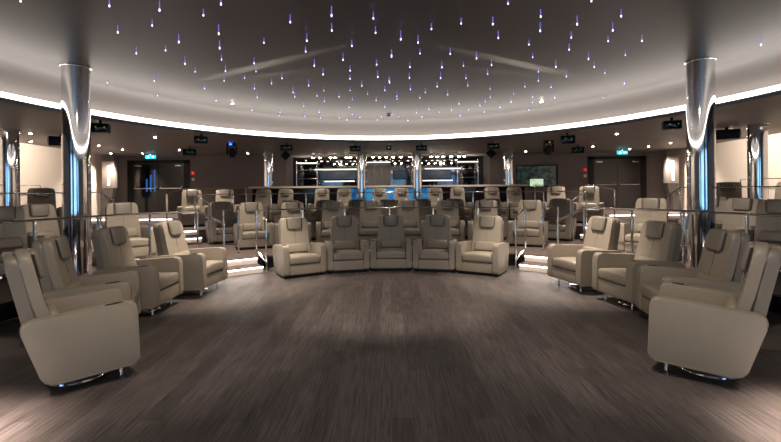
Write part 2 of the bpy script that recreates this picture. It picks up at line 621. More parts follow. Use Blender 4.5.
# doors ------------------------------------------------------
def double_door(num, x0, x1, blue=False):
    root = bpy.data.objects.new('door_%d' % num, None)
    C.objects.link(root)
    root['kind'] = 'structure'
    root.location = ((x0 + x1) / 2, BACK_Y, P2 + 0.131)
    w = (x1 - x0) / 2
    h = 2.08
    bm = bmesh.new()
    add_box(bm, -w, -w + 0.22, -0.05, -0.002, 0, h)
    add_box(bm, w - 0.22, w, -0.05, -0.002, 0, h)
    add_box(bm, -w, w, -0.05, -0.002, h - 0.12, h)
    make('door_frame', bm, BLACK, root, False)
    panel = GLOSSBLACK if blue else noisy(mat('dark_door_leaf', rough=0.35), (0.018, 0.016, 0.016), (0.026, 0.023, 0.023), 2)
    for s in (-1, 1):
        lf = make('door_leaf', box(*sorted((s * 0.006, s * (w - 0.225))), -0.035, -0.004, 0.01, h - 0.125, 0.004), panel, root, False)
        bm = bmesh.new()
        xa, xb = s * 0.08, s * (w - 0.30)
        add_tube(bm, [(xa, -0.04, 1.03), (xa, -0.10, 0.98), (xb, -0.10, 0.98), (xb, -0.04, 1.06)], 0.017, 6)
        make('push_bar', bm, CHROME if not blue else WHITEP, lf)
        make('door_closer', box(*sorted((s * (w - 0.30), s * (w - 0.55))), -0.07, -0.036, h - 0.24, h - 0.18, 0.006), STEEL, lf)
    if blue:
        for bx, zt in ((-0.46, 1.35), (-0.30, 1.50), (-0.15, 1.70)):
            make('blue_reflection_bar', box(bx - 0.03, bx + 0.03, -0.041, -0.036, 0.85, zt), BLUEBAR, root, False)  # blue reflections in the door glass, imitated by glowing strips
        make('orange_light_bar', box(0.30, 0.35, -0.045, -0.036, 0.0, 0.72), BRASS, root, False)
    return root


double_door(1, -10.25, -7.83, True)
double_door(2, 7.71, 9.98)

# interior window on the back wall, right of the bar
wr = bpy.data.objects.new('window_1', None)
C.objects.link(wr)
wr['kind'] = 'structure'
wr.location = (5.72, BACK_Y, 2.03)
bm = bmesh.new()
add_box(bm, -0.82, 0.82, -0.03, 0.0, 0.39, 0.43)
add_box(bm, -0.82, 0.82, -0.03, 0.0, -0.43, -0.39)
add_box(bm, -0.82, -0.79, -0.03, 0.0, -0.43, 0.43)
add_box(bm, 0.76, 0.82, -0.03, 0.0, -0.43, 0.43)
make('window_frame', bm, BLACK, wr, False)
make('window_pane', box(-0.79, 0.77, -0.004, 0.01, -0.39, 0.39), WINDOWVIEW, wr, False)
tag(make('display_board', box(-0.28, 0.24, -0.012, 0.0, -0.14, 0.14, 0.004), POSTER, None, False, (5.72, BACK_Y - 0.03, 1.78)),
    'pale green display board in the dark window right of the bar', 'display')

# ------------------------------------------------------------ recliners
ARM_PTS = [(-0.45, 0.12), (-0.43, 0.655), (0.35, 0.605), (0.19, 0.10)]


def lean(y0, z0, k):
    """shear backwards with height"""
    return lambda x, y, z: (x, y + (z - z0) * k, z)


def make_recliner(swivel):
    dz = 0.0 if swivel else -0.07
    root = thing('recliner', 'x', 'armchair')
    pts = rounded_poly(ARM_PTS, [0.05, 0.075, 0.075, 0.10])
    for s in (-1, 1):
        arm = make('armrest', side_slab(pts, *sorted((s * 0.29, s * 0.40)), 0.018, 3), LEATHER, root, loc=(0, 0, dz))
        sp = rounded_poly([(-0.452, 0.118), (-0.432, 0.657), (0.352, 0.607), (0.192, 0.098)], [0.05, 0.075, 0.075, 0.10])
        if s < 0:
            # touch panel let into the top of the right-hand armrest
            bm = bmesh.new()
            add_lathe(bm, [(0.030, 0.0), (0.033, 0.004), (0.030, 0.008)], 20)
            for v in bm.verts:
                v.co = Vector((v.co.x * 0.85 - 0.345, v.co.y * 2.1 - 0.27, v.co.z + 0.640 - (v.co.y * 2.1) * 0.064))
            make('control_panel', bm, GLOSSBLACK, arm)
    # lower body with front panel
    fp = rounded_poly([(-0.425, 0.125), (-0.425, 0.30), (0.20, 0.30), (0.17, 0.12)], [0.012, 0.012, 0.02, 0.06])
    make('front_panel', side_slab(fp, -0.288, 0.288, 0.008, 2), LEATHER, root, loc=(0, 0, dz))

    def seatfn(x, y, z):
        top = max(0.0, (z - 0.36) / 0.09)
        u = max(0.0, 1 - (x / 0.29) ** 2)
        return (x, y, z + top * (0.020 * u - 0.03 * max(0, (y + 0.2) / 0.4)))
    bm = box(-0.286, 0.286, -0.44, 0.16, 0.308, 0.445, 0.035, 4, None)
    bmesh.ops.subdivide_edges(bm, edges=[e for e in bm.edges if e.calc_length() > 0.2], cuts=5, use_grid_fill=True)
    for v in bm.verts:
        v.co = Vector(seatfn(*v.co))
    make('seat_cushion', bm, LEATHER, root, loc=(0, 0, dz))
    # backrest: front cushion and rear shell, both tapering and leaning back
    k = 0.215

    def backfn(y_off):
        def f(x, y, z):
            t = (z - 0.38) / 0.73
            w = 0.285 - 0.028 * max(0, t)
            ball = 0.020 * math.exp(-((z - 0.52) / 0.10) ** 2) * (1 if y < 0 else 0)
            return (x * w / 0.285, y + y_off - ball + (z - 0.40) * k , z)
        return f

    def back_bm(y0, y1, z0, z1, top_r, bevel, off):
        outline = rounded_poly([(-0.285, z0), (-0.285, z1), (0.285, z1), (0.285, z0)], [0.02, top_r, top_r, 0.02], 6)
        b = bmesh.new()
        a = [b.verts.new((p.x, y0, p.y)) for p in outline]
        c = [b.verts.new((p.x, y1, p.y)) for p in outline]
        f1 = b.faces.new(a)
        f2 = b.faces.new(c[::-1])
        for i in range(len(a)):
            j = (i + 1) % len(a)
            b.faces.new((a[i], c[i], c[j], a[j]))
        bmesh.ops.bevel(b, geom=list(set(f1.edges) | set(f2.edges)), offset=bevel, segments=3, profile=0.5, affect='EDGES')
        for zz in (0.50, 0.60, 0.75, 0.9):
            g = b.verts[:] + b.edges[:] + b.faces[:]
            bmesh.ops.bisect_plane(b, geom=g, plane_co=(0, 0, zz), plane_no=(0, 0, 1))
        g = b.verts[:] + b.edges[:] + b.faces[:]
        fn = backfn(off)
        for v in b.verts:
            v.co = Vector(fn(*v.co))
        return b
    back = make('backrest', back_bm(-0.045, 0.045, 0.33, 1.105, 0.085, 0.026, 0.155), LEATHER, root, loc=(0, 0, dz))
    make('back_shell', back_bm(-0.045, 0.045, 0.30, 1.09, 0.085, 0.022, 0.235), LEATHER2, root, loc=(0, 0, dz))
    # centre seam of the backrest
    fn = backfn(0.155)
    seam = [fn(0, -0.0465, z) for z in (0.60, 0.70, 0.80, 0.88)]
    make('seam', tube(seam, 0.0022, 5), PIPING, back)
    # headrest pad folded over the top
    bm = box(-0.145, 0.145, -0.034, 0.034, -0.115, 0.115, 0.032, 4)
    for v in bm.verts:
        x, y, z = v.co
        w = 1 - 0.06 * (0.115 - z) / 0.23
        px, py, pz = fn(0, -0.058, 0.998 + z)
        v.co = Vector((x * w, py + y, pz))
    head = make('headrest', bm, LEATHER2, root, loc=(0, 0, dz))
    rim = [(-0.148, 0.09), (-0.142, -0.08), (-0.115, -0.108), (0.115, -0.108), (0.142, -0.08), (0.148, 0.09)]
    make('piping', tube([fn(0, 0, 0.998 + z)[1:] and (x, fn(0, -0.060, 0.998 + z)[1], fn(0, 0, 0.998 + z)[2]) for x, z in rim], 0.009, 6), PIPING, head)
    # lumbar pillow
    bm = box(-0.20, 0.20, -0.035, 0.035, -0.085, 0.085, 0.034, 4)
    for v in bm.verts:
        x, y, z = v.co
        w = 1 + 0.14 * (0.085 - z) / 0.17
        py = fn(0, -0.058, 0.535 + z)[1]
        v.co = Vector((x * w, py + y - 0.008, 0.535 + z))
    make('lumbar_pillow', bm, LEATHER, root, loc=(0, 0, dz))
    if swivel:
        bm = lathe([(0.225, 0.002), (0.23, 0.010), (0.225, 0.022), (0.10, 0.030), (0.06, 0.036), (0.055, 0.125)], 40, (0, -0.05, 0))
        make('swivel_base', bm, CHROME, root)
        for sx in (-0.26, 0.26):
            make('foot', lathe([(0.018, 0.0), (0.020, 0.01), (0.013, 0.03), (0.013, 0.135)], 12, (sx, -0.33, 0)), CHROME, root)
    else:
        bm = box(-0.37, 0.37, -0.40, 0.16, 0.0, 0.055, 0.004)
        make('plinth', bm, BLACK, root)
    return root


PROTO = {True: make_recliner(True), False: make_recliner(False)}
used = {True: False, False: False}


def recliner(x, y, z, face, label, group, swivel=False, sx=1.0):
    """face = direction the seat faces, degrees anticlockwise from +X"""
    if not used[swivel]:
        o = PROTO[swivel]
        used[swivel] = True
    else:
        o = dup_tree(PROTO[swivel])
    o.location = (x, y, z + 0.001)
    o.rotation_euler = (0, 0, R(face + 90))
    o.scale = (sx, 1, 1)
    o['label'] = label
    o['group'] = group
    return o


ORD = ['first', 'second', 'third', 'fourth', 'fifth', 'sixth', 'seventh', 'eighth', 'ninth', 'tenth']
# curved side rows on the dance floor
side = [((-2.40, 3.96, 41), (2.41, 3.96, 142), 'closest to the camera'), ((-2.83, 4.79, 24), (2.86, 4.79, 168), 'second from the camera'),
        ((-2.93, 5.72, 3), (2.92, 5.74, 189), 'third from the camera'), ((-2.72, 6.70, -4), (2.67, 6.70, 195), 'next to the lit steps')]
for lf, rt, w in side:
    for (fx, fy, face), nm in ((lf, 'left'), (rt, 'right')):
        d = Vector((math.cos(R(face)), math.sin(R(face))))
        recliner(fx - 0.45 * d.x, fy - 0.45 * d.y, 0, face, 'taupe leather swivel recliner in the %s side row, %s' % (nm, w),
                 'recliners along the sides of the dance floor', True)
# five in the middle at the back of the dance floor
mid = [(-1.54, 7.76, -60.3, 'leftmost, angled towards the right'), (-0.80, 8.10, -77.4, 'between the leftmost and the centre one'),
       (0.0, 8.23, -90, 'in the centre, facing the camera'), (0.80, 8.10, -102.6, 'between the centre and the rightmost one'),
       (1.54, 7.78, -119.7, 'rightmost, angled towards the left')]
for fx, fy, face, w in mid:
    d = Vector((math.cos(R(face)), math.sin(R(face))))
    recliner(fx - 0.45 * d.x, fy - 0.45 * d.y, 0, face, 'taupe recliner in the front row of five, %s' % w, 'five recliners facing the camera')
# first row on the platform
for i, a in enumerate((-22.7, -13.5, -4.7, 4.1, 13.3, 22.1)):
    x, y, _ = pol(5.95, a)
    recliner(x, y, P1, -90 - a * 0.6, 'taupe recliner on the platform right behind the front five, %s of six from left' % ORD[i], 'first platform row')
for s in (-1, 1):
    nm = 'left' if s < 0 else 'right'
    recliner(s * 3.22, 10.05, P1, -90 - s * 26, 'cream lit recliner on the platform at the top of the %s steps' % nm, 'recliners by the steps')
    recliner(s * 4.32, 11.15, P1, -90 - s * 35, 'recliner half in shade behind the one at the %s steps' % nm, 'recliners by the steps')
# second row on the platform
for i, a in enumerate((-21.2, -13.9, -7.1, -0.3, 6.7, 13.7, 21.2)):
    x, y, _ = pol(7.45, a)
    recliner(x, y, P1, -90 - a * 0.6, 'shaded taupe recliner in the second platform row, %s of seven from left' % ORD[i], 'second platform row')
# back row in front of the bar
for i, x in enumerate((-4.15, -3.42, -2.23, -1.51, -0.36, 0.36, 1.46, 2.18, 3.31, 4.04)):
    recliner(x, 13.75, P2, -90, 'narrow recliner in the back row before the bar, %s of ten from left' % ORD[i], 'back row by the bar', sx=0.86)
for s in (-1, 1):
    nm = 'left' if s < 0 else 'right'
    recliner(s * 5.10, 13.25, P2, -90 - s * 22, 'recliner on the upper platform just %s of the bar counter' % nm, 'back row corners')
    recliner(s * 5.72, 12.42, P2, -90 - s * 28, 'recliner at the %s end of the back row by the back stairs' % nm, 'back row corners')
# side seating behind the curved rows
    recliner(-5.02 if s < 0 else 4.87, 8.15, P1, (-46 if s < 0 else -134), 'large recliner behind the %s railing, beyond the row beside the chrome column' % nm, 'side platform recliners', True)
    recliner(s * 6.22, 7.75, P1, (-28 if s < 0 else -152), 'recliner behind the chrome column on the %s platform' % nm, 'side platform recliners', True)
    recliner(s * 5.95, 6.65, P1, (-40 if s < 0 else -140), 'recliner on the %s platform close to the picture edge' % nm, 'side platform recliners', True)
    recliner(s * 8.30, 10.25 if s < 0 else 10.6, P2, (-48 if s < 0 else -132), 'recliner up by the %s cream wall between the two columns' % nm, 'upper side recliners', True)
recliner(9.15, 9.95, P2, -150, 'recliner by the right cream wall at the picture edge', 'upper side recliners', True)
recliner(6.55, 8.9, P1, -140, 'recliner hidden behind the big chrome column on the right', 'side platform recliners', True)

# ------------------------------------------------------------ chrome columns
def column(x, y, z0, z1, r, label):
    t = thing('chrome_column', label, 'column', (x, y, z0 + 0.001), 0, 'chrome columns')
    h = z1 - z0 - 0.002
    make('shaft', lathe([(r, 0.0), (r, h)], 64), CHROME, t)
    make('collar', lathe([(r * 1.02, h - 0.012), (r * 1.12, h - 0.010), (r * 1.12, h - 0.001), (r * 1.02, h)], 64), STEEL, t)
    make('base_ring', lathe([(r * 1.12, 0.0), (r * 1.12, 0.03), (r * 1.02, 0.04)], 48), STEEL, t)
    return t


column(-4.83, 6.62, P1, HIGHZ, 0.185, 'thick mirror chrome column behind the left side row')
column(4.77, 6.60, P1, HIGHZ, 0.185, 'thick mirror chrome column behind the right side row')
column(-8.38, 9.45, P2, LOWZ, 0.185, 'slim chrome column near the left cream wall')
column(8.2, 9.6, P2, LOWZ, 0.18, 'slim chrome column near the right cream wall')
column(-4.35, 15.35, P2, LOWZ, 0.165, 'slim chrome column behind the left end of the bar counter')
column(4.22, 15.35, P2, LOWZ, 0.165, 'slim chrome column behind the right end of the bar counter')
column(-0.97, 14.5, P2, LOWZ, 0.165, 'slim chrome column left of centre in front of the bar')
column(0.90, 14.5, P2, LOWZ, 0.165, 'slim chrome column right of centre in front of the bar')

# ------------------------------------------------------------ railings
def railing(label, group, top, posts, base, r=0.023, mid=None, foot=None):
    t = thing('railing', label, 'railing', top[0][:2] + (base + 0.001,) if len(top[0]) > 2 else (0, 0, 0), 0, group)
    org = Vector(t.location)
    make('handrail', tube([Vector(p) - org for p in top], r, 10, 0.75), RAILM, t)
    if mid:
        make('lower_rail', tube([Vector(p) - org for p in mid], r * 0.8, 8, 0.8), CHROME, t)
    for (p, zt, *b) in posts:
        zb = (b[0] if b else base) + 0.002
        q = Vector((p[0], p[1], 0)) - Vector((org.x, org.y, 0))
        bm = bmesh.new()
        add_box(bm, q.x - 0.016, q.x + 0.016, q.y - 0.016, q.y + 0.016, zb - org.z + 0.008, zt - org.z - 0.01, 0.004)
        add_lathe(bm, [(0.045, 0.0), (0.045, 0.008)], 16, (q.x, q.y, zb - org.z))
        make('post', bm, RAILM, t)
    return t


def arc(r, a0, a1, z, n=24):
    return [pol(r, a0 + (a1 - a0) * i / n, z) for i in range(n + 1)]


for s in (-1, 1):
    nm = 'left' if s < 0 else 'right'
    # railing along the platform edge behind the side row, falling with the steps
    top = arc(4.95, s * 118, s * 46.6, 1.20) + [pol(4.30, s * 44, 0.99)]
    posts = [(pol(4.95, s * a), 1.20) for a in (118, 106, 96, 86, 76, 65.8, 56.3, 46.6)] + [(pol(4.30, s * 44.0), 0.99, 0.0)]
    railing('chrome railing curving behind the %s side row down to the steps' % nm, 'chrome railings', top, posts, P1)
    # goalpost guard rail on the platform
    x0, x1 = s * 3.56, s * 3.24
    railing('short chrome guard rail standing on the platform above the %s steps' % nm, 'chrome railings',
            [(x0, 9.15, P1 + 0.1), (x0, 9.15, 1.17), (x1, 9.15, 1.17), (x1, 9.15, P1 + 0.1)],
            [((x0, 9.15), 1.15), ((x1, 9.15), 1.15)], P1, mid=[(x0, 9.15, 0.42), (x1, 9.15, 0.42)])
    # upper railing along the upper platform on the side
    top = arc(8.32, s * 98, s * 52, 1.56) + [pol(7.75, s * 51, 1.32)]
    posts = [(pol(8.32, s * a), 1.56) for a in (98, 88, 79, 70, 62, 56, 52)] + [(pol(7.75, s * 51), 1.32, P1)]
    railing('long chrome railing on the upper platform along the %s side' % nm, 'chrome railings', top, posts, P2, r=0.018)
    # wall side rail, slightly higher
    pts = [(s * (wall_x(y) - 0.33), y, 1.76) for y in (5.5, 8, 10.5, 12.2)]
    railing('high chrome railing close to the %s cream wall' % nm, 'chrome railings', pts, [((p[0], p[1]), 1.76) for p in pts], P2, r=0.016)
    # rail behind the stairs in front of the double door
    pts = [(s * 6.95, 13.35, 1.50), (s * 6.8, 14.3, 1.66), (s * 4.8, 14.3, 1.66)]
    railing('chrome railing in front of the %s double door' % nm, 'chrome railings', pts,
            [((s * 6.95, 13.35), 1.50), ((s * 6.8, 14.3), 1.66), ((s * 4.8, 14.3), 1.66)], P2, r=0.017)
    # low fence before the door
    pts = [(s * 7.6, 13.3, 1.2), (s * 6.6, 13.3, 1.2)]

# central railing before the first platform row
top = [pol(4.56, -32.5, 0.99)] + arc(4.93, -33.5, 33.5, 1.17) + [pol(4.56, 32.5, 0.99)]
posts = [(pol(4.56, -32.5), 0.99, 0.0), (pol(4.56, 32.5), 0.99, 0.0)] + [(pol(4.93, a), 1.17) for a in (-33.5, -22.4, -11.8, -0.3, 10.9, 22.2, 33.5)]
t = railing('chrome railing right behind the front five recliners', 'chrome railings', top, posts, P1, r=0.018)
for s in (-1, 1):
    org = Vector(t.location)
    make('lower_rail', tube([Vector(pol(4.93, s * 33.5, 0.36)) - org, Vector(pol(4.56, s * 32.5, 0.16)) - org], 0.018, 8), CHROME, t)
# second central railing on the upper platform edge
top = [pol(7.62, -36.6, 1.27)] + arc(8.25, -37.8, 37.8, 1.475, 30) + [pol(7.62, 36.6, 1.27)]
posts = [(pol(7.62, -36.6), 1.27, P1), (pol(7.62, 36.6), 1.27, P1)] + [(pol(8.25, a), 1.475) for a in (-37.8, -31.2, -24.1, -17.3, -10.5, -3.6, 3.2, 9.9, 16.9, 23.7, 30.4, 37.8)]
railing('chrome railing on the upper platform before the back row', 'chrome railings', top, posts, P2, r=0.016)

# ------------------------------------------------------------ bar
t = thing('bar_counter', 'long black bar counter with a light wooden top at the back', 'bar counter', (0, 15.0, P2 + 0.001))
H = 1.705 - P2
make('counter_body', box(-4.82, 4.68, -0.02, 0.45, 0.0, H - 0.07, 0.004), GLOSSBLACK, t, False)
make('counter_top', box(-4.92, 4.78, -0.10, 0.55, H - 0.07, H - 0.002, 0.008), BARTOP, t)
make('footrail', tube([(-4.7, -0.12, 0.2), (4.6, -0.12, 0.2)], 0.02, 8), CHROME, t)
make('front_reflection', box(-1.45, 1.48, -0.036, -0.021, 0.05, H - 0.10, 0.004), BLUEREFLECT, t, False)  # screen reflection in the glossy counter, imitated by a glowing panel

# bar niche beyond the back wall
ND = 18.05
struct('wall_niche_left', box(NX0 - 0.1, NX0, BACK_Y + 0.14, ND, 0, LOWZ + 0.05), WALLP)
struct('wall_niche_right', box(NX1, NX1 + 0.1, BACK_Y + 0.14, ND, 0, LOWZ + 0.05), WALLP)
struct('floor_niche', box(NX0, NX1, BACK_Y + 0.14, ND, 0.0, P2), CARPET)
struct('wall_niche_back', box(NX0 - 0.1, NX1 + 0.1, ND, ND + 0.1, 0, LOWZ + 0.05), MIRROR)
struct('ceiling_niche', box(NX0 - 0.1, NX1 + 0.1, BACK_Y, ND, LOWZ - 0.01, LOWZ + 0.05), WALLW)
# grey panelled centre
for i, (x0, x1) in enumerate(((-1.08, -0.72), (-0.71, -0.36), (-0.35, 0.02))):
    tag(make('wall_panel', box(x0, x1, 18.0, 18.048, 1.2, 2.62, 0.006), WOODGREY), 'grey wood panel behind the bar, %s of three' % ('left', 'middle', 'right')[i],
        'wall panel', 'grey panels behind the bar')
for x0, x1, w in ((-2.95, -1.25, 'left'), (0.1, 0.72, 'centre'), (1.25, 2.55, 'right')):
    tv = thing('television', 'dark flat screen on the bar back wall, %s' % w, 'screen', ((x0 + x1) / 2, 18.018, 1.98), 0, 'screens behind the bar')
    hw = (x1 - x0) / 2
    make('casing', box(-hw, hw, -0.03, 0.03, 0.0, 0.38, 0.01), BLACK, tv)
    make('screen', box(-hw + 0.03, hw - 0.03, -0.034, -0.031, 0.03, 0.35), BARSCREEN, tv, False)
# light tubes
for x0, x1, z, w in ((-3.15, -1.2, 2.42, 'upper left'), (1.45, 2.95, 2.42, 'upper right'), (-2.75, -1.5, 1.92, 'lower left'), (1.35, 2.6, 1.92, 'lower right'),
                     (-1.1, 0.0, 2.70, 'above the grey panels')):
    lt = thing('light_tube', 'slim white light tube in the bar, %s' % w, 'light', (x0, 17.98, z), 0, 'light tubes in the bar')
    make('tube', tube([(0, 0, 0), (x1 - x0, 0, 0)], 0.022, 8, 0.8), TUBE, lt)
    make('mount', box(0.0, x1 - x0, -0.02, 0.068, 0.024, 0.05), BLACK, lt)
# bottles / dark devices on the back counter
tag(make('back_counter', box(-3.9, 3.7, 17.2, 17.55, P2 + 0.002, 1.55, 0.01), GLOSSBLACK), 'black back counter behind the bar', 'counter')
xs = (-3.1, -2.85, -1.9, -1.7, 0.95, 1.75, 1.95, 2.2, 2.75, 3.05, 3.3)
for i, x in enumerate(xs):
    b = thing('bottle', 'small bottle on the back counter, %d of %d from left' % (i + 1, len(xs)), 'bottle', (x, 17.35, 1.551), 0, 'bottles behind the bar')
    h = 0.22 + 0.05 * ((i * 7) % 3)
    make('glass_body', lathe([(0.035, 0), (0.036, h * 0.6), (0.014, h * 0.78), (0.013, h)], 14), MIRROR, b)
    make('cap', lathe([(0.016, h), (0.016, h + 0.03)], 12), STEEL, b)
# chrome shelving at both ends of the niche
for x, w in ((-3.45, 'left'), (3.2, 'right')):
    sh = thing('glass_shelf', 'chrome shelf rack with glowing shelves at the %s end of the bar' % w, 'shelf', (x, 17.75, P2 + 0.001))
    for px in (-0.42, 0.42):
        make('upright', cyl((px, 0, 0), (px, 0, 2.2), 0.02), CHROME, sh)
    for z in (1.1, 1.45, 1.8, 2.1):
        make('shelf_board', box(-0.42, 0.42, -0.1, 0.12, z, z + 0.02, 0.003), TUBE if z > 2.0 else STEEL, sh)

# lamp clusters under the bar ceiling
bar_px = (-3.05, -2.78, -2.36, -2.18, -1.74, -1.58, -1.28, -0.68, -0.42, -0.16, 0.12, 0.42, 0.78, 1.08, 1.62, 1.86, 2.10, 2.42, 2.72, 2.92)
for i, x in enumerate(bar_px):
    l = thing('bar_spotlight', 'bright round spotlight under the bar ceiling, number %d from the left' % (i + 1), 'spotlight',
              (x, 17.0, LOWZ - 0.012), 0, 'spotlights over the bar')
    make('housing', lathe([(0.055, -0.09), (0.06, -0.085), (0.06, -0.001)], 16), STEEL, l)
    make('lamp_face', lathe([(0.001, -0.125), (0.04, -0.115), (0.054, -0.091)], 16), BARLAMP, l)
xs = (-2.3, -2.05, -1.8, -1.55, -1.3, 0.15, 0.4, 0.95, 1.2, 1.5, 1.75, 2.1, 2.4)
tr = thing('track_light', 'black lighting track with small tilted spotlights inside the bar', 'track light', (0, 17.3, 2.72))
make('track', box(-2.6, 2.6, -0.015, 0.015, 0.0, 0.03), BLACK, tr)
for x in (-2.4, 0.0, 2.4):
    make('hanger', cyl((x, 0, 0.03), (x, 0, LOWZ - 0.012 - 2.72), 0.008), STEEL, tr)
for i, x in enumerate(xs):
    hd = make('spot_head', cyl((x, 0, -0.005), (x + 0.05, -0.05, -0.12), 0.032, 0.04, 12), BLACK, tr)
    make('lens', cyl((x + 0.0505, -0.0505, -0.121), (x + 0.052, -0.052, -0.124), 0.034, 0.034, 12), BARLAMP, hd)
for s in (-1, 1):
    spot('bar_spot', (s * 2.0, 17.0, 2.8), (s * 2.0, 17.2, 1.0), 45, 130)
    spot('bar_front_spot', (s * 2.6, 13.9, 2.9), (s * 2.6, 15.0, 1.7), 50, 120)

# ------------------------------------------------------------ ceiling fittings
def downlight_proto():
    t = thing('downlight', 'x', 'downlight')
    make('bezel', lathe([(0.052, -0.002), (0.055, -0.012), (0.045, -0.014), (0.040, -0.004)], 24), STEEL, t)
    make('lamp_face', lathe([(0.001, -0.034), (0.020, -0.030), (0.032, -0.016), (0.036, -0.005)], 20), LAMP, t)
    return t


dl = downlight_proto()
first = True
low = [(-8.33, 9.96), (-9.63, 11.52), (-8.58, 12.66), (-5.9, 10.8), (-8.66, 13.92), (-9.96, 15.33), (-8.89, 15.44), (-6.98, 14.25), (-5.24, 15.82), (-3.9, 16.2),
       (5.04, 16.0), (6.74, 14.29), (5.79, 10.98), (8.69, 14.46), (8.56, 15.37), (8.68, 13.31), (8.22, 10.33), (9.63, 11.86)]
high = [(-5.0, 10.6), (-3.46, 9.45), (3.36, 9.52), (4.95, 10.8)]
low.sort()
for k, (lst, z, w) in enumerate(((low, LOWZ - 0.001, 'lower ceiling'), (high, HIGHZ - 0.001, 'raised star ceiling'))):
    for i, (x, y) in enumerate(lst):
        if first:
            o = dl
            first = False
        else:
            o = dup_tree(dl)
        if k == 1:
            kk = math.hypot((x - EX) / ERX, (y - EY) / ERY)
            zz = z if kk < 0.92 else z - 0.05
        else:
            zz = z
        o.location = (x, y, zz)
        sd = 'left' if x < 0 else 'right'
        near = 'by the cream wall' if abs(x) > 9.4 else ('near the double door' if y > 13.8 and abs(x) > 6.5 else ('beside the bar' if y > 15 else 'over the seating'))
        o['label'] = '%s downlight %s, %s from the left' % ('lower ceiling' if k == 0 else 'raised ceiling', near, (ORD + ['eleventh', 'twelfth', 'thirteenth', 'fourteenth', 'fifteenth', 'sixteenth', 'seventeenth', 'eighteenth'])[i])
        o['group'] = 'downlights in the ' + w
        if k == 0:
            pass

for x, y, w in ((-4.85, 9.3, 'on the left'), (4.70, 9.4, 'on the right'), (-0.03, 11.0, 'in the middle')):
    t = thing('smoke_detector', 'small dark smoke detector on the raised ceiling %s' % w, 'smoke detector', (x, y, HIGHZ - 0.001), 0, 'smoke detectors')
    make('base', lathe([(0.06, 0.0), (0.06, -0.02), (0.03, -0.03)][::-1], 20), WHITEP, t)
    make('sensor', lathe([(0.04, -0.031), (0.035, -0.055), (0.01, -0.06)][::-1], 20), BLACK, t)


def hanging_box(x, y, label, w=0.42, h=0.22, d=0.26, leds=True, rz=None):
    """black loudspeaker hung from the lower ceiling, facing the dance floor"""
    t = thing('ceiling_speaker', label, 'speaker', (x, y, LOWZ - 0.001), rz if rz is not None else math.atan2(x - 0, -(CY - 2 - y)) * -1.0, 'black units under the lower ceiling')
    make('bracket', box(-0.02, 0.02, -0.02, 0.02, -0.07, 0.0), BLACK, t, False)
    body = make('housing', box(-w / 2, w / 2, -d / 2, d / 2, -0.07 - h, -0.07, 0.012), BLACK, t)
    make('grille', box(-w / 2 + 0.02, w / 2 - 0.02, -d / 2 - 0.006, -d / 2, -0.05 - h, -0.09, 0.004), GLOSSBLACK, t)
    if leds:
        for lx in (-0.06, 0.08):
            make('status_light', box(lx, lx + 0.018, -d / 2 - 0.012, -d / 2 - 0.007, -0.15, -0.138), GREENGLOW, t, False)
    return t


boxes = [(-5.56, 8.26, 'black ceiling speaker right beside the left chrome column', 0.30, 0.17), (5.58, 8.52, 'black ceiling speaker left of the right chrome column', 0.30, 0.17),
         (-4.53, 10.33, 'black ceiling speaker left of the left stage lamp', 0.30, 0.17), (-6.26, 13.42, 'black ceiling speaker near the left double door', 0.36, 0.2),
         (-2.99, 12.45, 'black ceiling speaker above the left end of the bar', 0.34, 0.16), (-1.05, 12.95, 'black ceiling speaker above the left centre column', 0.33, 0.16),
         (0.94, 12.95, 'black ceiling speaker above the right centre column', 0.33, 0.16), (2.99, 12.5, 'black ceiling speaker above the right end of the bar', 0.34, 0.16),
         (4.45, 10.8, 'black ceiling speaker right of the right stage lamp', 0.34, 0.2), (6.06, 13.9, 'black ceiling speaker near the right double door', 0.36, 0.2)]
for x, y, lb, w, h in boxes:
    k = math.hypot((x - EX) / ERX, (y - EY) / ERY)
    if k < 1.04:
        x, y = EX + (x - EX) * 1.05 / k, EY + (y - EY) * 1.05 / k
    hanging_box(x, y, lb, w, h, 0.22, rz=math.atan2(x, y) * -1.0 * 0.6)
# larger wall-side speakers seen from the side
for s, y in ((-1, 10.27), (1, 10.03)):
    t = thing('loudspeaker', 'large black loudspeaker under the ceiling near the %s cream wall' % ('left' if s < 0 else 'right'), 'speaker',
              (s * 7.85, y, LOWZ - 0.001), s * R(53), 'side loudspeakers')
    make('bracket', box(-0.03, 0.03, -0.03, 0.03, -0.06, 0.0), BLACK, t, False)
    make('cabinet', box(-0.14, 0.14, -0.24, 0.24, -0.28, -0.06, 0.01), BLACK, t)
    make('front_ring', cyl((0, -0.241, -0.17), (0, -0.256, -0.17), 0.10, 0.10, 24), WHITEP, t)
    make('cone', lathe([(0.02, 0.01), (0.085, 0.0)], 20), BLACK, t).matrix_local = Matrix.Translation((0, -0.262, -0.17)) @ Matrix.Rotation(R(90), 4, 'X')

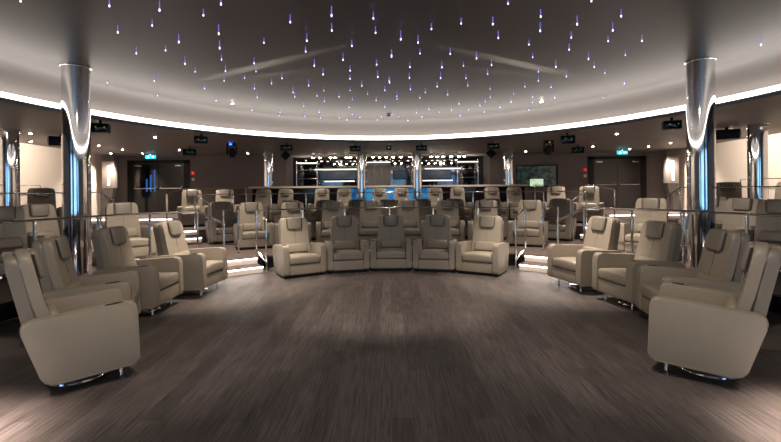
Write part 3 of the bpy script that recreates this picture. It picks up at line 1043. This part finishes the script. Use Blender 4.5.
for s in (-1, 1):
    nm = 'left' if s < 0 else 'right'
    t = thing('moving_head', 'black moving head stage lamp under the lower ceiling on the %s' % nm, 'stage lamp', (s * 4.60, 12.5, LOWZ - 0.001), 0, 'moving head lamps')
    make('base', box(-0.13, 0.13, -0.10, 0.10, -0.09, 0.0, 0.02), BLACK, t)
    for e in (-1, 1):
        make('yoke_arm', box(*sorted((e * 0.11, e * 0.15)), -0.05, 0.05, -0.34, -0.09, 0.015), BLACK, t)
    make('head', lathe([(0.05, -0.42), (0.09, -0.38), (0.10, -0.26), (0.07, -0.16), (0.03, -0.13)], 20), BLACK, t)
    if s < 0:
        make('blue_lens', box(-0.04, 0.04, -0.108, -0.101, -0.06, -0.02, 0.004), BLUEGLOW, t, False)
        d = bpy.data.lights.new('blue_spill', 'SPOT')
        d.energy = 6
        d.color = (0.05, 0.12, 1)
        d.spot_size = R(70)
        lo = bpy.data.objects.new('blue_spill', d)
        C.objects.link(lo)
        lo.location = (s * 4.6, 12.32, 2.86)
        lo.rotation_euler = (R(160), 0, 0)
    else:
        make('logo_light', box(-0.02, 0.02, -0.106, -0.101, -0.07, -0.05), BRASS, t, False)
for x, y, w in ((-3.5, 14.4, 'left'), (3.35, 14.3, 'right')):
    t = thing('par_lamp', 'black diamond shaped lamp with white dots hanging at the %s of the bar' % w, 'stage lamp', (x, y, LOWZ - 0.001), 0, 'lamps at the bar corners')
    make('hanger', cyl((0, 0, -0.22), (0, 0, 0), 0.012), STEEL, t)
    bm = lathe([(0.17, -0.03), (0.18, 0.0), (0.17, 0.05), (0.1, 0.08)], 4)
    o = make('lamp_body', bm, BLACK, t, False)
    o.matrix_local = Matrix.Translation((0, 0, -0.22)) @ Matrix.Rotation(R(90), 4, 'X')
    for k in range(6):
        a = k * PI / 3
        q = make('led_dot', cyl((0.06 * math.cos(a), -0.0, -0.22 + 0.06 * math.sin(a)), (0.06 * math.cos(a), -0.055, -0.22 + 0.06 * math.sin(a)), 0.016, 0.016, 10), WHITEP, t)
t = thing('projector_sensor', 'small black device with a green light hanging above the bar centre', 'device', (-0.04, 13.0, LOWZ - 0.001))
make('cap', lathe([(0.06, -0.05), (0.06, 0.0)], 16), WHITEP, t)
make('body', box(-0.07, 0.07, -0.06, 0.06, -0.19, -0.051, 0.01), BLACK, t)
make('green_light', box(-0.02, 0.02, -0.066, -0.061, -0.14, -0.10), GREENGLOW, t, False)

# exit signs
for s, x, y in ((-1, -8.75, 15.7), (1, 8.42, 15.6)):
    nm = 'left' if s < 0 else 'right'
    t = thing('exit_sign', 'glowing blue green exit sign hanging before the %s double door' % nm, 'exit sign', (x, y, LOWZ - 0.001), 0, 'exit signs')
    make('hanger', box(-0.01, 0.01, -0.01, 0.01, -0.06, 0.0), STEEL, t, False)
    make('panel', box(-0.19, 0.19, -0.012, 0.012, -0.18, -0.06, 0.003), CYAN, t, False)
    bm = bmesh.new()
    # running figure and arrow
    add_box(bm, -0.09, -0.07, -0.016, -0.013, -0.09, -0.07)
    add_box(bm, -0.10, -0.06, -0.016, -0.013, -0.13, -0.092)
    add_box(bm, -0.12, -0.09, -0.016, -0.013, -0.165, -0.13)
    add_box(bm, -0.07, -0.04, -0.016, -0.013, -0.15, -0.128)
    add_box(bm, 0.03, 0.10, -0.016, -0.013, -0.128, -0.112)
    tri = [bm.verts.new(p) for p in ((0.10, -0.0145, -0.15), (0.10, -0.0145, -0.09), (0.145, -0.0145, -0.12))]
    bm.faces.new(tri)
    make('pictogram', bm, WHITEGLYPH, t, False)

# fire alarm call points beside the doors
for x, w in ((-7.70, 'left'), (7.60, 'right')):
    t = thing('fire_alarm', 'red fire alarm button above a small white one near the %s double door' % w, 'fire alarm', (x, BACK_Y - 0.001, 1.75), 0, 'fire alarms')
    make('call_point', box(-0.065, 0.065, -0.05, 0, 0.45, 0.59, 0.015), REDP, t)
    make('button_face', cyl((0, -0.051, 0.52), (0, -0.056, 0.52), 0.03, 0.03, 16), WHITEP, t)
    make('white_switch', box(-0.055, 0.055, -0.04, 0, 0.22, 0.33, 0.012), WHITEP, t)

# wall lamps in the back corners
for s in (-1, 1):
    nm = 'left' if s < 0 else 'right'
    t = thing('wall_lamp', 'square glass box lamp on a dark tapered bracket in the %s back corner' % nm, 'wall lamp', (s * 10.18, 15.6, 0), 0, 'corner wall lamps')
    make('glass_box', box(-0.21, 0.21, -0.12, 0.12, 1.70, 2.66, 0.01), FROST, t)
    make('light_strip', box(-0.02 + s * -0.02, 0.06 + s * -0.02, -0.132, -0.121, 1.80, 2.50), TUBE, t, False)
    bm = box(-0.2, 0.2, -0.1, 0.1, 1.30, 1.70)
    for v in bm.verts:
        if v.co.z < 1.4:
            v.co.x *= 0.6
    make('bracket', bm, TRIM, t, False)
    make('stand', box(-0.04, 0.04, -0.04, 0.04, P2 + 0.131, 1.30), TRIM, t, False)

# ------------------------------------------------------------ stars: fibre ends hanging from the dark ceiling
STARS = [(-3.58,4.18),(-2.77,4.26),(-2.31,4.33),(-2.65,4.81),(-3.13,4.96),(-2.57,5.25),(-2.94,5.65),(-3.36,5.71),(-2.92,6.14),(-3.01,6.66),(-3.9,7.13),(-4.81,7.33),(-4.47,8.28),(-1.64,4.2),(-1.96,4.54),(-1.08,4.7),(-0.6,4.49),(-0.17,4.65),(-0.66,4.95),(-1.97,4.97),(-0.16,5.07),(-1.01,5.27),(-1.58,5.42),(-0.48,5.51),(-2.17,5.5),(-1.12,5.76),(0.03,5.91),(-0.65,6.03),(-2.37,6.07),(-1.95,6.2),(-1.1,6.29),(-0.19,6.37),(-2.51,6.58),(-2.09,6.73),(-0.61,6.66),(-1.05,6.8),(-2.39,7.09),(-1.77,7.07),(-0.19,6.97),(-2.79,7.25),(-2.03,7.39),(-1.41,7.49),(-0.66,7.17),(-0.49,7.59),(-0.01,7.37),(-3.33,7.74),(-2.42,7.7),(-0.74,8.05),(-0.09,7.99),(-1.8,8.01),(-1.23,8.03),(-1.87,8.47),(-2.59,8.41),(-1.43,8.46),(-1.0,8.48),(-0.43,8.38),(-3.55,8.79),(-1.35,8.88),(-0.77,8.87),(-0.28,8.89),(-4.11,9.76),(-3.18,9.93),(-1.88,9.39),(-0.9,9.51),(-0.11,9.66),(-2.58,10.09),(-2.76,10.73),(-1.68,10.22),(-2.11,10.67),(-0.93,10.63),(-1.77,10.99),(-1.28,10.91),(-0.77,11.04),(-1.13,11.34),(-0.21,10.81),(-0.33,11.44),(-1.78,11.76),(1.2,4.33),(1.63,4.62),(2.1,4.8),(0.81,4.83),(1.16,4.81),(1.75,4.98),(0.49,4.98),(1.33,5.24),(0.14,5.21),(2.24,5.29),(0.36,5.37),(1.81,5.57),(2.4,5.74),(0.03,5.92),(0.42,5.89),(0.83,5.86),(1.22,6.02),(2.03,6.09),(1.52,6.4),(2.5,6.46),(0.31,6.52),(0.79,6.48),(1.12,6.51),(1.58,6.93),(2.9,7.05),(2.38,6.87),(0.33,7.11),(0.84,7.07),(1.28,7.21),(2.55,7.37),(-0.0,7.32),(1.4,7.71),(0.85,7.69),(2.98,7.94),(2.46,7.82),(0.38,7.88),(1.88,8.04),(0.68,8.19),(1.12,8.32),(2.43,8.43),(2.88,8.66),(3.33,8.68),(2.04,8.72),(0.14,8.46),(0.15,8.87),(0.61,8.7),(2.57,9.11),(2.04,9.19),(3.07,9.24),(1.49,9.24),(2.01,9.6),(0.9,9.91),(1.42,9.9),(2.52,9.82),(3.27,10.11),(1.86,10.17),(2.28,10.37),(0.64,10.33),(1.2,10.41),(0.82,10.97),(1.76,10.76),(0.23,10.99),(0.05,10.54),(0.48,11.43),(2.29,11.58),(0.15,11.93),(2.02,4.29),(2.5,4.63),(2.6,5.0),(2.78,5.46),(3.18,5.41),(2.82,6.09),(3.31,6.03),(3.12,6.55),(4.78,5.53),(3.48,6.95),(4.14,7.58),(4.43,8.92)]
t = thing('star_light', 'tiny violet blue fibre star light hanging from the dark raised ceiling', 'star light', (0, 0, 0), 0, 'star lights in the raised ceiling')
make('fibre', lathe([(0.0035, 0.0), (0.007, -0.075)][::-1], 6), STARBODY, t)
make('tip', lathe([(0.003, -0.097), (0.007, -0.093), (0.008, -0.086), (0.0065, -0.076)], 8), STARTIP, t)
for i, (x, y) in enumerate(STARS):
    k = math.hypot((x - EX) / ERX, (y - EY) / ERY)
    if k > 0.93:
        continue
    o = t if i == 0 else dup_tree(t)
    o.location = (x, y, HIGHZ - 0.001)
    f = 0.75 + 0.5 * ((i * 37) % 11) / 10.0
    o.scale = (1, 1, f)

# stage screens at the front of the room, which the chrome columns reflect
for x0, x1, w in ((-2.3, 2.3, 'wide lit video screen in the middle of the stage wall'), (-6.4, -4.4, 'narrow lit video screen at the left of the stage wall'),
                  (4.4, 6.4, 'narrow lit video screen at the right of the stage wall')):
    t = thing('stage_screen', w, 'screen', ((x0 + x1) / 2, FRONT_Y + 0.06, 0.7), 0, 'stage screens')
    hw = (x1 - x0) / 2
    make('casing', box(-hw - 0.1, hw + 0.1, -0.05, 0.05, 0.0, 2.2, 0.02), BLACK, t)
    make('picture', box(-hw, hw, 0.051, 0.056, 0.08, 2.12), STAGESCREEN, t, False)
